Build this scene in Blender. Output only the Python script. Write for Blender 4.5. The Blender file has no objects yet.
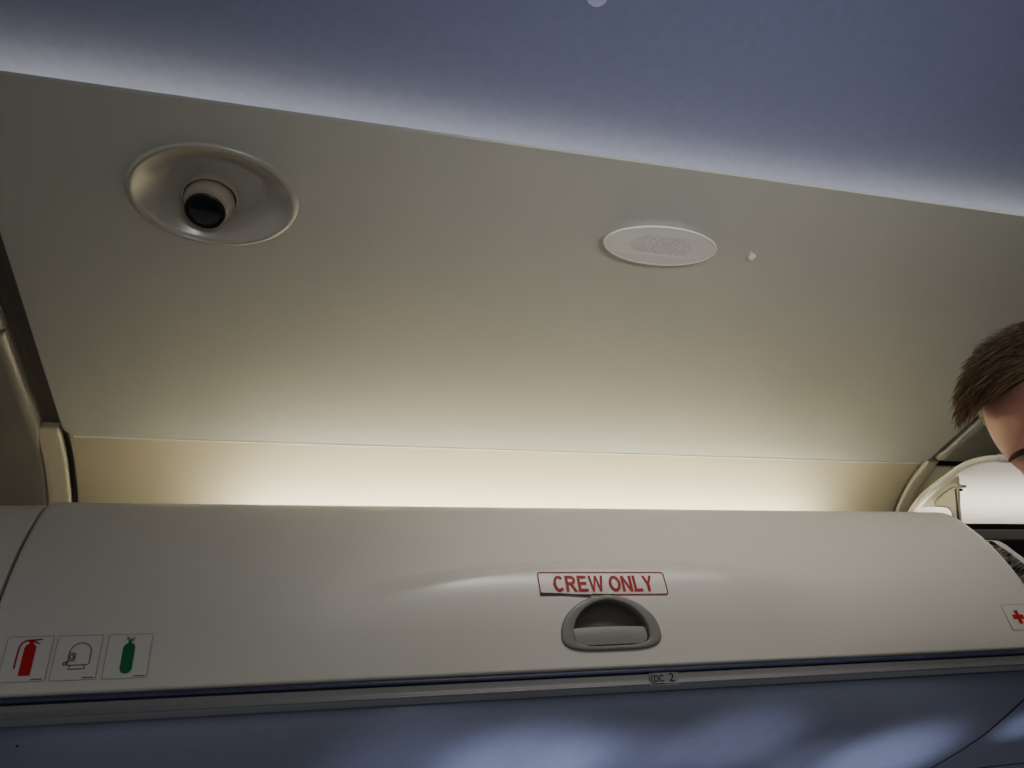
import bpy, bmesh, math, random
from mathutils import Vector, Matrix, noise
from mathutils.geometry import tessellate_polygon

random.seed(7)
PI = math.pi
EXPO = 1.12
CZ = 1.36                      # camera height above the cabin floor
F = 770.0                      # focal length in pixels of a 1024 wide frame
scene = bpy.context.scene
COL = scene.collection

# ------------------------------------------------------------------ camera
CX_ = Vector((0.9633387, -0.25315274, -0.08883826))     # camera right, in world axes
CY_ = Vector((-0.05327219, -0.50502902, 0.86145677))    # camera up
CF_ = Vector((0.26294605, 0.82514203, 0.5))             # camera forward
CX_.normalize(); CF_ = (CF_ - CX_ * CF_.dot(CX_)).normalized(); CY_ = CX_.cross(CF_)
cam = bpy.data.cameras.new('camera')
cam.sensor_width = 36.0; cam.lens = F / 1024 * 36; cam.clip_start = 0.01
camo = bpy.data.objects.new('camera', cam); COL.objects.link(camo)
camo.matrix_world = Matrix(((CX_.x, CY_.x, -CF_.x, 0), (CX_.y, CY_.y, -CF_.y, 0), (CX_.z, CY_.z, -CF_.z, CZ), (0, 0, 0, 1)))
scene.camera = camo

def ray(px, py):
    return CX_ * (px - 512) + CY_ * (384 - py) + CF_ * F
def at_x(px, py, x):           # measured point on the cross-cabin plane X = x (camera-relative heights)
    r = ray(px, py); return r * (x / r.x)
def at_d(px, py, d):
    return ray(px, py) * (d / F)

# ------------------------------------------------------------------ materials
def srgb(c):
    return tuple(((v / 255) / 12.92 if v / 255 <= 0.04045 else ((v / 255 + 0.055) / 1.055) ** 2.4) for v in c) + (1,)
def mat(name, col, rough=0.5, spec=0.4, bump=0.0, bscale=400, mottle=0.0, mscale=8, metal=0.0, emit=None, estr=0.0, coat=0.0):
    m = bpy.data.materials.new(name); m.use_nodes = True
    nt = m.node_tree; b = nt.nodes['Principled BSDF']
    c = col if len(col) == 4 else tuple(col) + (1,)
    b.inputs['Base Color'].default_value = c
    b.inputs['Roughness'].default_value = rough
    b.inputs['Specular IOR Level'].default_value = spec
    b.inputs['Metallic'].default_value = metal
    b.inputs['Coat Weight'].default_value = coat
    b.inputs['Coat Roughness'].default_value = {'door_plastic': 0.25, 'fixture_satin': 0.16}.get(name, 0.05)
    tc = nt.nodes.new('ShaderNodeTexCoord')
    if mottle > 0:
        n = nt.nodes.new('ShaderNodeTexNoise'); n.inputs['Scale'].default_value = mscale; n.inputs['Detail'].default_value = 4
        nt.links.new(tc.outputs['Object'], n.inputs['Vector'])
        r = nt.nodes.new('ShaderNodeValToRGB')
        r.color_ramp.elements[0].position = 0.3; r.color_ramp.elements[1].position = 0.7
        r.color_ramp.elements[0].color = tuple(v * (1 - mottle) for v in c[:3]) + (1,)
        r.color_ramp.elements[1].color = tuple(min(1, v * (1 + mottle)) for v in c[:3]) + (1,)
        nt.links.new(n.outputs['Fac'], r.inputs['Fac']); nt.links.new(r.outputs['Color'], b.inputs['Base Color'])
    if bump > 0:
        n = nt.nodes.new('ShaderNodeTexNoise'); n.inputs['Scale'].default_value = bscale; n.inputs['Detail'].default_value = 3
        nt.links.new(tc.outputs['Object'], n.inputs['Vector'])
        bp = nt.nodes.new('ShaderNodeBump'); bp.inputs['Strength'].default_value = bump; bp.inputs['Distance'].default_value = 0.001
        nt.links.new(n.outputs['Fac'], bp.inputs['Height']); nt.links.new(bp.outputs['Normal'], b.inputs['Normal'])
    if emit:
        b.inputs['Emission Color'].default_value = tuple(emit) + (1,); b.inputs['Emission Strength'].default_value = estr
    return m

M = {}
M['ceil'] = mat('ceiling_plastic', (0.55, 0.555, 0.528), 0.55, 0.3, bump=0.05, bscale=900, mottle=0.015)
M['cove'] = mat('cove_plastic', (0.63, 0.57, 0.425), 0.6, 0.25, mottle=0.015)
M['door'] = mat('door_plastic', (0.66, 0.64, 0.585), 0.42, 0.5, bump=0.03, bscale=900, mottle=0.012, coat=0.75)
M['shell'] = mat('shell_plastic', (0.60, 0.565, 0.50), 0.55, 0.3, mottle=0.015)
M['trim'] = mat('trim_plastic', (0.66, 0.60, 0.49), 0.5, 0.3, mottle=0.02)
M['side'] = mat('shaded_end_plastic', (0.25, 0.238, 0.22), 0.36, 0.7, mottle=0.02)  # darker than the ceiling, standing for weak light on the end panels
M['blue'] = mat('blue_light_ceiling', (0.255, 0.285, 0.50), 0.6, 0.25, bump=0.3, bscale=140, mottle=0.035, mscale=90)  # blue of the mood light is mixed into this base colour
M['under'] = mat('underside', (0.175, 0.187, 0.275), 0.38, 0.5, bump=0.22, bscale=330, mottle=0.05, mscale=60)  # bluish light on the underside is put into this colour
M['rail'] = mat('rail_dark', (0.055, 0.058, 0.125), 0.3, 0.4, mottle=0.1, mscale=20)
M['lip'] = mat('lip_grey', (0.235, 0.23, 0.24), 0.4, 0.4, mottle=0.02)
M['black'] = mat('gap_black', (0.012, 0.011, 0.010), 0.8, 0.1, mottle=0.1)
M['darkgrey'] = mat('dark_grey', (0.17, 0.165, 0.155), 0.5, 0.3, mottle=0.05)
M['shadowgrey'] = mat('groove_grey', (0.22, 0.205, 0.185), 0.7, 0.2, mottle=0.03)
M['bezel'] = mat('handle_grey', (0.235, 0.23, 0.22), 0.4, 0.45, bump=0.06, bscale=1500, mottle=0.02)
M['paddle'] = mat('paddle_grey', (0.25, 0.245, 0.228), 0.4, 0.45, bump=0.06, bscale=1500, mottle=0.02)
M['cup'] = mat('cup_grey', (0.15, 0.145, 0.137), 0.5, 0.35, mottle=0.04)
M['sticker'] = mat('sticker_film', (0.66, 0.645, 0.61), 0.3, 0.5, mottle=0.01)
M['clear'] = mat('clear_film', (0.69, 0.66, 0.60), 0.3, 0.5, mottle=0.01)
M['edge'] = mat('sticker_edge', (0.36, 0.35, 0.33), 0.4, 0.3, mottle=0.02)
M['red'] = mat('red_ink', (0.34, 0.004, 0.010), 0.45, 0.3, mottle=0.04, mscale=60)
M['redborder'] = mat('red_border_ink', (0.27, 0.02, 0.025), 0.45, 0.3, mottle=0.04, mscale=60)
M['brightred'] = mat('bright_red_ink', (0.50, 0.006, 0.008), 0.4, 0.3, mottle=0.03, mscale=60)
M['green'] = mat('green_ink', (0.006, 0.16, 0.05), 0.4, 0.3, mottle=0.03, mscale=60)
M['ink'] = mat('black_ink', (0.02, 0.019, 0.018), 0.5, 0.3, mottle=0.05)
M['ink_soft'] = mat('grey_ink', (0.12, 0.11, 0.105), 0.5, 0.3, mottle=0.05)
M['fixture'] = mat('fixture_satin', (0.48, 0.46, 0.42), 0.3, 0.9, mottle=0.0, coat=1.0)
M['eyeball'] = mat('eyeball_cream', (0.47, 0.43, 0.36), 0.35, 0.5, mottle=0.015)
M['lens_ring'] = mat('lens_ring', (0.008, 0.008, 0.010), 0.35, 0.5, mottle=0.1)
M['lens'] = mat('lens_glass', (0.012, 0.014, 0.028), 0.08, 0.8, mottle=0.1, coat=0.5)
M['speaker'] = mat('speaker_white', (0.86, 0.85, 0.85), 0.45, 0.4, mottle=0.01)
M['peg'] = mat('peg_white', (0.93, 0.91, 0.87), 0.4, 0.4, mottle=0.01)
M['white'] = mat('inner_white', (0.80, 0.78, 0.73), 0.45, 0.3, mottle=0.015)
M['inner_tan'] = mat('inner_tan', (0.66, 0.62, 0.52), 0.55, 0.3, mottle=0.02)
M['flange'] = mat('flange_cream', (0.85, 0.81, 0.70), 0.5, 0.3, mottle=0.02)
M['steel'] = mat('strut_steel', (0.13, 0.13, 0.13), 0.35, 0.5, metal=0.6, mottle=0.05)
M['liner'] = mat('bin_liner', (0.03, 0.029, 0.028), 0.7, 0.2, mottle=0.06)
M['led'] = mat('warm_led', (0.9, 0.85, 0.7), 0.5, 0.2, emit=(1.0, 0.967, 0.775), estr=44.0)
M['led_door'] = mat('warm_led_door', (0.9, 0.85, 0.7), 0.5, 0.2, emit=(1.0, 0.93, 0.78), estr=8.0)
M['led_cool'] = mat('cool_led', (0.9, 0.9, 0.9), 0.5, 0.2, emit=(1.0, 0.90, 0.60), estr=8.0)
M['pale_spot'] = mat('pale_spot', (0.34, 0.37, 0.58), 0.3, 0.5, emit=(0.62, 0.68, 1.0), estr=0.05)
M['carpet'] = mat('carpet', (0.05, 0.055, 0.075), 0.95, 0.05, bump=0.6, bscale=300, mottle=0.25, mscale=120)
M['wall'] = mat('sidewall', (0.5, 0.49, 0.47), 0.55, 0.3, mottle=0.02)
M['shirt'] = mat('shirt_cloth', (0.07, 0.08, 0.11), 0.85, 0.1, bump=0.3, bscale=500, mottle=0.1)
M['trousers'] = mat('trouser_cloth', (0.035, 0.035, 0.04), 0.85, 0.1, bump=0.3, bscale=500, mottle=0.1)
M['shoe'] = mat('shoe_leather', (0.02, 0.018, 0.016), 0.4, 0.4, mottle=0.1)

# foil: crinkled bands of light and dark
def foil_mat():
    m = mat('crinkled_foil', (0.3, 0.3, 0.3), 0.3, 0.5, metal=0.3)
    nt = m.node_tree; b = nt.nodes['Principled BSDF']
    tc = nt.nodes.new('ShaderNodeTexCoord'); mp = nt.nodes.new('ShaderNodeMapping')
    mp.inputs['Rotation'].default_value = (0.75, 0, 0); mp.inputs['Scale'].default_value = (40, 60, 330)
    n = nt.nodes.new('ShaderNodeTexNoise'); n.inputs['Scale'].default_value = 1.0; n.inputs['Detail'].default_value = 5
    r = nt.nodes.new('ShaderNodeValToRGB')
    r.color_ramp.elements[0].position = 0.38; r.color_ramp.elements[0].color = (0.03, 0.03, 0.03, 1)
    r.color_ramp.elements[1].position = 0.66; r.color_ramp.elements[1].color = (0.8, 0.79, 0.77, 1)
    nt.links.new(tc.outputs['Object'], mp.inputs['Vector']); nt.links.new(mp.outputs['Vector'], n.inputs['Vector'])
    nt.links.new(n.outputs['Fac'], r.inputs['Fac']); nt.links.new(r.outputs['Color'], b.inputs['Base Color'])
    return m
M['foil'] = foil_mat()
M['foil_rim'] = mat('foil_rim', (0.62, 0.61, 0.59), 0.35, 0.5, mottle=0.1, mscale=80)

# perforated loudspeaker grille: fine staggered holes, only inside the pierced band
def grille_mat():
    m = mat('perforated_grille', (0.56, 0.555, 0.56), 0.5, 0.35)
    nt = m.node_tree; b = nt.nodes['Principled BSDF']; L = nt.links.new
    tc = nt.nodes.new('ShaderNodeTexCoord')
    v = nt.nodes.new('ShaderNodeTexVoronoi'); v.inputs['Scale'].default_value = 800; L(tc.outputs['Object'], v.inputs['Vector'])
    r = nt.nodes.new('ShaderNodeValToRGB'); L(v.outputs['Distance'], r.inputs['Fac'])
    r.color_ramp.elements[0].color = (0.50, 0.49, 0.50, 1); r.color_ramp.elements[1].color = (0.88, 0.87, 0.87, 1)
    r.color_ramp.elements[0].position = 0.25; r.color_ramp.elements[1].position = 0.6
    at = nt.nodes.new('ShaderNodeAttribute'); at.attribute_name = 'band'
    mx = nt.nodes.new('ShaderNodeMix'); mx.data_type = 'RGBA'; L(at.outputs['Fac'], mx.inputs['Factor'])
    mx.inputs['A'].default_value = (0.84, 0.83, 0.84, 1); L(r.outputs['Color'], mx.inputs['B'])
    L(mx.outputs['Result'], b.inputs['Base Color'])
    return m
M['grille'] = grille_mat()

def skin_mat():
    m = mat('skin', (0.52, 0.25, 0.19), 0.5, 0.35, bump=0.12, bscale=350, mottle=0.10, mscale=22)
    b = m.node_tree.nodes['Principled BSDF']
    b.inputs['Subsurface Weight'].default_value = 0.12; b.inputs['Subsurface Radius'].default_value = (0.01, 0.004, 0.002)
    return m
M['skin'] = skin_mat()
def hair_mat():
    m = mat('brown_hair', (0.09, 0.05, 0.025), 0.42, 0.35)
    nt = m.node_tree; b = nt.nodes['Principled BSDF']
    at = nt.nodes.new('ShaderNodeAttribute'); at.attribute_name = 'tone'
    r = nt.nodes.new('ShaderNodeValToRGB')
    r.color_ramp.elements[0].color = (0.040, 0.024, 0.013, 1); r.color_ramp.elements[1].color = (0.40, 0.26, 0.14, 1)
    e = r.color_ramp.elements.new(0.55); e.color = (0.16, 0.095, 0.05, 1)
    nt.links.new(at.outputs['Fac'], r.inputs['Fac']); nt.links.new(r.outputs['Color'], b.inputs['Base Color'])
    return m
M['hair'] = hair_mat()
M['hair_base'] = mat('hair_base', (0.045, 0.026, 0.014), 0.6, 0.2, mottle=0.3, mscale=150)
M['brow'] = mat('brow_hair', (0.10, 0.055, 0.035), 0.7, 0.15, bump=0.6, bscale=700, mottle=0.35, mscale=300)
M['eye_white'] = mat('eye_white', (0.7, 0.68, 0.66), 0.2, 0.5, mottle=0.02)

# ------------------------------------------------------------------ object helpers
def tag(o, label, cat, group=None, kind=None):
    o['label'] = label; o['category'] = cat
    if group: o['group'] = group
    if kind: o['kind'] = kind
    return o
def empty(name, loc, label, cat, group=None):
    o = bpy.data.objects.new(name, None); COL.objects.link(o); o.location = (loc[0], loc[1], loc[2] + CZ)
    o.empty_display_size = 0.03
    return tag(o, label, cat, group)
def put(o, parent):
    if parent is not None:
        o.parent = parent
        o.matrix_parent_inverse = Matrix.Translation(-Vector(world_loc(parent)))
    return o
def world_loc(o):
    l = Vector(o.location)
    return l if o.parent is None else l        # parts carry no offset of their own
def mesh(name, verts, faces, mats, parent=None, smooth=True, idx=None, label=None, autosmooth=None):
    me = bpy.data.meshes.new(name)
    me.from_pydata([(v[0], v[1], v[2] + CZ) for v in verts], [], faces)
    for m in (mats if isinstance(mats, (list, tuple)) else [mats]): me.materials.append(m)
    if idx:
        for p, i in zip(me.polygons, idx): p.material_index = i
    me.update()
    bm = bmesh.new(); bm.from_mesh(me)
    bm.to_mesh(me); bm.free()
    if smooth:
        me.polygons.foreach_set('use_smooth', [True] * len(me.polygons))
        if autosmooth:
            me.set_sharp_from_angle(angle=math.radians(autosmooth))
    o = bpy.data.objects.new(name, me); COL.objects.link(o)
    if label: o['label'] = label
    return put(o, parent)

def smoothstep(a, b, x):
    t = max(0.0, min(1.0, (x - a) / (b - a))); return t * t * (3 - 2 * t)

class Profile:
    """a smooth curve in the cross-cabin plane, sampled by arc length; side = +1/-1 picks which normal is the visible one"""
    def __init__(self, pts, side=1, smooth=True):
        if smooth:
            P = [Vector(pts[0]) * 2 - Vector(pts[1])] + [Vector(p) for p in pts] + [Vector(pts[-1]) * 2 - Vector(pts[-2])]
            out = []
            for i in range(1, len(P) - 2):
                a, b, c, d = P[i - 1:i + 3]
                for k in range(12):
                    t = k / 12
                    out.append(0.5 * ((2 * b) + (c - a) * t + (2 * a - 5 * b + 4 * c - d) * t * t + (3 * b - a - 3 * c + d) * t ** 3))
            out.append(P[-2])
        else:
            out = [Vector(p) for p in pts]
        self.p = out; self.s = [0.0]
        for a, b in zip(out, out[1:]): self.s.append(self.s[-1] + (b - a).length)
        self.L = self.s[-1]; self.side = side
    def at(self, s):
        s = max(0.0, min(self.L, s)); lo = 0
        import bisect
        i = max(0, min(len(self.p) - 2, bisect.bisect_right(self.s, s) - 1))
        t = (s - self.s[i]) / max(1e-9, self.s[i + 1] - self.s[i])
        return self.p[i].lerp(self.p[i + 1], t)
    def frame(self, s):
        e = 0.004
        d = (self.at(s + e) - self.at(s - e)).normalized()
        return self.at(s), d, Vector((-d.y, d.x)) * self.side
    def hit(self, px, py):
        """where the sight line through a photo point meets this surface: (X, arc length)"""
        r = ray(px, py)
        for i in range(len(self.p) - 1):
            a, b = self.p[i], self.p[i + 1]; d = b - a
            det = -r.y * d.y + r.z * d.x
            if abs(det) < 1e-12: continue
            t = (-a.x * d.y + a.y * d.x) / det; q = (r.y * a.y - r.z * a.x) / det
            if t > 0 and -1e-6 <= q <= 1 + 1e-6: return r.x * t, self.s[i] + q * d.length
        raise ValueError((px, py))
    def s_of_z(self, z):
        for i in range(len(self.p) - 1):
            a, b = self.p[i].y, self.p[i + 1].y
            if (a - z) * (b - z) <= 0 and a != b: return self.s[i] + (self.s[i + 1] - self.s[i]) * (z - a) / (b - a)
        raise ValueError(z)

def slab(name, prof, xl, xr, thick=0.004, rx=0.0015, rs=0.0015, corner=0.0, ns=60, nx=24, mats=None, parent=None, s0=0.0, s1=None, hole=None, off=0.0):
    """a panel that follows a profile: visible face, rounded edges and edge thickness. rx = (left, right) edge radii or one value"""
    s1 = prof.L if s1 is None else s1
    rl, rr = rx if isinstance(rx, tuple) else (rx, rx)
    ra, rb = rs if isinstance(rs, tuple) else (rs, rs)
    def edge(r, k=5):
        o = [(0.0, thick)]
        for j in range(k + 1):
            a = PI / 2 * j / k
            o.append((r - r * math.cos(a), r - r * math.sin(a)))
        return o
    cl = edge(rl); cr = edge(rr)[::-1]
    rows = [(s0 + a, d) for a, d in edge(ra)]
    rows += [(s0 + ra + (s1 - s0 - ra - rb) * k / ns, 0.0) for k in range(1, ns)]
    rows += [(s1 - a, d) for a, d in edge(rb)[::-1]]
    V = []; ncol = len(cl) + nx - 1 + len(cr)
    if corner:
        extra = [s0 + corner * (1 - math.cos(PI / 2 * k / 8)) for k in range(1, 9)]
        rows += [(e, 0.0) for e in extra]; rows.sort(key=lambda q: (q[0], -q[1]))
    for s, d in rows:
        inset = 0.0
        if corner and s - s0 < corner: inset = corner - math.sqrt(max(0, corner ** 2 - (corner - (s - s0)) ** 2))
        p, t, n = prof.frame(s)
        L, R = xl + inset, xr - inset
        cols = [(L + a, e) for a, e in cl] + [(L + rl + (R - rr - L - rl) * k / nx, 0.0) for k in range(1, nx)] + [(R - a, e) for a, e in cr]
        for x, e in cols:
            q = p - n * (max(d, e) - off)
            V.append((x, q.x, q.y))
    Fc = []
    for i in range(len(rows) - 1):
        for j in range(ncol - 1):
            a = i * ncol + j
            if hole:
                c = [V[a], V[a + 1], V[a + ncol], V[a + ncol + 1]]
                if hole(sum(q[0] for q in c) / 4, (rows[i][0] + rows[i + 1][0]) / 2): continue
            Fc.append((a, a + 1, a + ncol + 1, a + ncol))
    return mesh(name, V, Fc, mats, parent, autosmooth=50)

def box(x0, x1, y0, y1, z0, z1):
    V = [(x, y, z) for x in (x0, x1) for y in (y0, y1) for z in (z0, z1)]
    return V, [(0, 1, 3, 2), (4, 6, 7, 5), (0, 4, 5, 1), (2, 3, 7, 6), (0, 2, 6, 4), (1, 5, 7, 3)]
def boxes(name, bs, m, parent=None, bevel=0.0015):
    V = []; Fc = []
    for b in bs:
        v, f = box(*b); k = len(V); V += v; Fc += [tuple(i + k for i in q) for q in f]
    o = mesh(name, V, Fc, m, parent, smooth=False)
    if bevel:
        md = o.modifiers.new('bevel', 'BEVEL'); md.width = bevel; md.segments = 2
    return o
def tube_vf(pts, r, n=10, V=None, Fc=None):
    V = [] if V is None else V; Fc = [] if Fc is None else Fc
    k0 = len(V); m = len(pts)
    for i, p in enumerate(pts):
        p = Vector(p); d = (Vector(pts[min(i + 1, m - 1)]) - Vector(pts[max(i - 1, 0)])).normalized()
        u = d.orthogonal().normalized(); v = d.cross(u); rr = r[i] if isinstance(r, (list, tuple)) else r
        for j in range(n):
            a = 2 * PI * j / n; V.append(tuple(p + u * rr * math.cos(a) + v * rr * math.sin(a)))
    for i in range(m - 1):
        for j in range(n):
            a = k0 + i * n + j; b = k0 + i * n + (j + 1) % n
            Fc.append((a, b, b + n, a + n))
    Fc.append(tuple(k0 + j for j in range(n))[::-1]); Fc.append(tuple(k0 + (m - 1) * n + j for j in range(n)))
    return V, Fc
def lathe(name, prof, origin, ax, ay, n, ea, eb, m, parent=None, seg=64, cap=True, shift=None, smooth_angle=40, own_origin=False):
    """profile rows (radius fraction, height along n) turned into an ellipse ea x eb; shift(r, h) slides a ring sideways"""
    V = []; Fc = []
    for r, h in prof:
        sx, sy = shift(r, h) if shift else (0, 0)
        for j in range(seg):
            a = 2 * PI * j / seg
            V.append(tuple(origin + ax * (ea * r * math.cos(a) + sx) + ay * (eb * r * math.sin(a) + sy) + n * h))
    for i in range(len(prof) - 1):
        for j in range(seg):
            a = i * seg + j; b = i * seg + (j + 1) % seg
            Fc.append((a, b, b + seg, a + seg))
    if cap: Fc.append(tuple((len(prof) - 1) * seg + j for j in range(seg)))
    return mesh(name, V, Fc, m, parent, autosmooth=smooth_angle)

# ------------------------------------------------------------------ the shapes of the cabin section (Y outboard, Z above the lens)
CEIL = Profile([(1.108, .5432), (1.06, .5513), (.953, .5695), (.85, .5875), (.747, .605), (.65, .6215), (.555, .638)], side=1)
COVE = Profile([(1.085, .5555), (1.112, .5475), (1.17, .5265), (1.23, .488), (1.275, .43), (1.295, .36), (1.30, .30)], side=-1)
BLUE = Profile([(.70, .684), (.64, .677), (.57, .677), (.45, .690), (.30, .710), (.10, .728), (-.15, .731), (-.45, .70)], side=1)
DOORP = Profile([(.806, .1405), (.808, .17), (.812, .20), (.822, .240), (.84, .283), (.862, .319), (.882, .3445), (.902, .3600), (.93, .3670), (.99, .365), (1.06, .356)], side=1)
for P_, want in ((CEIL, -1), (BLUE, -1)):          # visible side faces down
    if P_.frame(P_.L / 2)[2].y > 0: P_.side *= -1
if COVE.frame(.1)[2].x > 0: COVE.side *= -1
if DOORP.frame(.05)[2].x > 0: DOORP.side *= -1

XL, XR = -.323, 1.174                             # ends of the main ceiling panel
BL, BR = -.262, .954                              # ends of the crew-only bin

# fixtures on the ceiling panel: centres
FX, FS = CEIL.hit(214, 197)
SX, SS = CEIL.hit(659, 241)
GX, GS = CEIL.hit(750.5, 254)
FA, FB = .0885, .067
def fixture_hole(x, s):
    return ((x - FX) / (FA * .935)) ** 2 + ((s - FS) / (FB * .935)) ** 2 < 1
o = slab('ceiling', CEIL, XL, XR, thick=.004, rx=.0015, rs=(.0012, .0006), corner=.022, ns=150, nx=360, mats=M['ceil'], hole=fixture_hole)
tag(o, 'large plain beige ceiling panel sloping up from the light cove', 'ceiling', kind='structure')
o = slab('trim_1', COVE, XL + .004, XR - .002, thick=.01, ns=50, nx=40, mats=M['cove'])
tag(o, 'glowing cream cove panel between the ceiling and the top of the bin', 'cove panel', kind='structure')
o = slab('ceiling_aisle', BLUE, -1.6, 2.6, thick=.01, ns=60, nx=30, mats=M['blue'])
tag(o, 'curved aisle ceiling panel, blue mood light put in its colour, along the top of the photo', 'ceiling', kind='structure')

V = []; Fc = []
for k in range(41):
    x = XL + .012 + (XR - XL - .022) * k / 40
    V += [(x, 1.1058, .5445), (x, 1.1062, .54270), (x, 1.1076, .54225), (x, 1.1092, .5419), (x, 1.1100, .5440)]
for k in range(40):
    for j in range(4): a = k * 5 + j; Fc.append((a, a + 1, a + 6, a + 5))
o = mesh('seam_highlight', V, Fc, M['peg'])  # added bead; its white stands for light caught along the joint
tag(o, 'added white bead for the line of light along the joint of ceiling and cove', 'trim', kind='structure')
# groove backings at both ends of the main panel
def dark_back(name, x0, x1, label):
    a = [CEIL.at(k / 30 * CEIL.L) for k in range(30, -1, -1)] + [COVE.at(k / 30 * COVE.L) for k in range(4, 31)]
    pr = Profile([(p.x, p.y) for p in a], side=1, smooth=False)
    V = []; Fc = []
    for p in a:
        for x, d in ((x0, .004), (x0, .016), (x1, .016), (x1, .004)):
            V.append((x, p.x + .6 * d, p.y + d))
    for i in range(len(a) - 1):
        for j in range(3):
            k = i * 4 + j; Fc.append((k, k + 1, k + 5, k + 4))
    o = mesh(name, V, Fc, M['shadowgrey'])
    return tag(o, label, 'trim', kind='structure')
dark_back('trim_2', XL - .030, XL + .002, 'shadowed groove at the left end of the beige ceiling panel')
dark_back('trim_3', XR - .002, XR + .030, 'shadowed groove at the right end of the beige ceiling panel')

# cove end strips
def cove_strip(name, x0, x1, label, s0=.0, off=.004):
    o = slab(name, COVE, x0, x1, thick=.012, rx=.003, rs=.003, ns=30, nx=4, mats=M['trim'], s0=s0, off=off)
    return tag(o, label, 'trim', kind='structure')
cove_strip('trim_4', XL - .036, XL - .006, 'pale upright strip closing the left end of the light cove', s0=.012)
cove_strip('trim_5', XR + .006, XR + .032, 'pale upright strip closing the right end of the light cove', s0=.022)

# neighbouring ceiling sections, left: two pieces with a joint
allp = [CEIL.at(k / 12 * CEIL.L) for k in range(12, -1, -1)] + [COVE.at(k / 24 * COVE.L) for k in range(4, 25)]
SIDEP = Profile([(p.x, p.y) for p in allp], side=1)
if SIDEP.frame(.2)[2].y > 0: SIDEP.side *= -1
_, sj = SIDEP.hit(14, 333)
xj = at_x(14, 333, 1).x
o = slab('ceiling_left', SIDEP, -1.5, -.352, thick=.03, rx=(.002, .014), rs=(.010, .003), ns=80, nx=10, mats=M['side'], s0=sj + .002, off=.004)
tag(o, 'end panel left of the light cove, its shade put into the grey, with a rounded lit edge', 'panel', kind='structure')
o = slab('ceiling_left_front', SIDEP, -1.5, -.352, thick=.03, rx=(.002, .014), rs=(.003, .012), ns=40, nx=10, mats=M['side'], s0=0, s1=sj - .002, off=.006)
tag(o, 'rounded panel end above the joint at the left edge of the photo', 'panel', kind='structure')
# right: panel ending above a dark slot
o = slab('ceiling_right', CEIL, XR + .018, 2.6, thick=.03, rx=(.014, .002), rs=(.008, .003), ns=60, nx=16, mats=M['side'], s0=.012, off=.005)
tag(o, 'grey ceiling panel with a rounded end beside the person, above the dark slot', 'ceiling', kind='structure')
o = boxes('trim_6', [(XR + .033, 2.6, 1.075, 1.16, .5475, .60)], M['black'], bevel=0)
tag(o, 'black slot between the right ceiling panel and its cove', 'gap', kind='structure')
o = slab('trim_7', COVE, XR + .034, 2.6, thick=.01, ns=40, nx=10, mats=M['inner_tan'], s0=.04)
tag(o, 'tan cove panel beyond the right end strip, behind the open bin door', 'cove panel', kind='structure')
# lit strip lamps
def led(name, x0, x1, y, z, w, tilt, m, label):
    d = Vector((math.cos(tilt), math.sin(tilt))) * (w / 2)
    n = Vector((-d.y, d.x)).normalized() * .004
    V = []
    for x in (x0, x1):
        for q in (-d + n * 0, d + n * 0, d - n, -d - n):
            V.append((x, y + q.x, z + q.y))
    Fc = [(0, 1, 5, 4), (1, 2, 6, 5), (2, 3, 7, 6), (3, 0, 4, 7), (0, 3, 2, 1), (4, 5, 6, 7)]
    o = mesh(name, V, Fc, [m, M['shell']], smooth=False, idx=[0, 1, 1, 1, 1, 1])
    return tag(o, label, 'light strip')
led('light_strip', -.08, .97, 1.222, .404, .012, -.36, M['led'], 'warm light strip hidden behind the top of the crew-only bin')
led('light_strip', -1.6, 2.6, .620, .657, .010, 2.2, M['led_cool'], 'white light strip hidden behind the upper lip of the ceiling panel')

# ------------------------------------------------------------------ the crew-only bin
ZS = lambda z: DOORP.s_of_z(z)
S_TOP = ZS(.26)
def emboss(x, s):
    u = (x - .352) / .30
    if abs(u) > 1.05: return 0.0
    z_arc = .2680 - .034 * u * u
    sa = ZS(z_arc)
    r = (sa - s) / .019
    st = .5 + (math.log(math.cosh(9 * r)) - math.log(math.cosh(9 * (r - 1)))) / 18 if -2 < r < 4 else (1.0 if r > 0 else 0.0)      # straight ramp with softly rounded ends
    return .0125 * st * (1 - smoothstep(.45, 1.04, abs(u))) * smoothstep(-.01, .11, s)
def dpt(x, s, off=0.0):
    p, t, n = DOORP.frame(s)
    q = p + n * (emboss(x, s) + off)
    return Vector((x, q.x, q.y))

HX, HS = DOORP.hit(610.6, 636)
HW = .0585
def dome(k, ku, kt, kb):
    """outline of the latch: half width ku, dome height kt above the widest line, depth kb below it (in half widths)"""
    pts = []
    for j in range(k):
        a = 2 * PI * j / k
        c, s_ = math.cos(a), math.sin(a)
        if s_ >= 0: pts.append((ku * math.copysign(abs(c) ** 1.12, c), kt * abs(s_) ** .97))
        else: pts.append((ku * math.copysign(abs(c) ** .5, c), -kb * abs(s_) ** .72))
    return pts
def in_dome(u, v, sc):
    u, v = u / sc, v / sc
    if abs(u) > 1: return False
    if v >= 0: return v < .73 * math.sqrt(max(0, 1 - abs(u) ** (2 / 1.12)))
    return v > -.24 and abs(u) < .87
bin_ = empty('overhead_bin', (.346, .9, .135), 'closed beige overhead bin with the CREW ONLY sticker and latch', 'overhead bin', 'overhead bins in a row')
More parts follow.
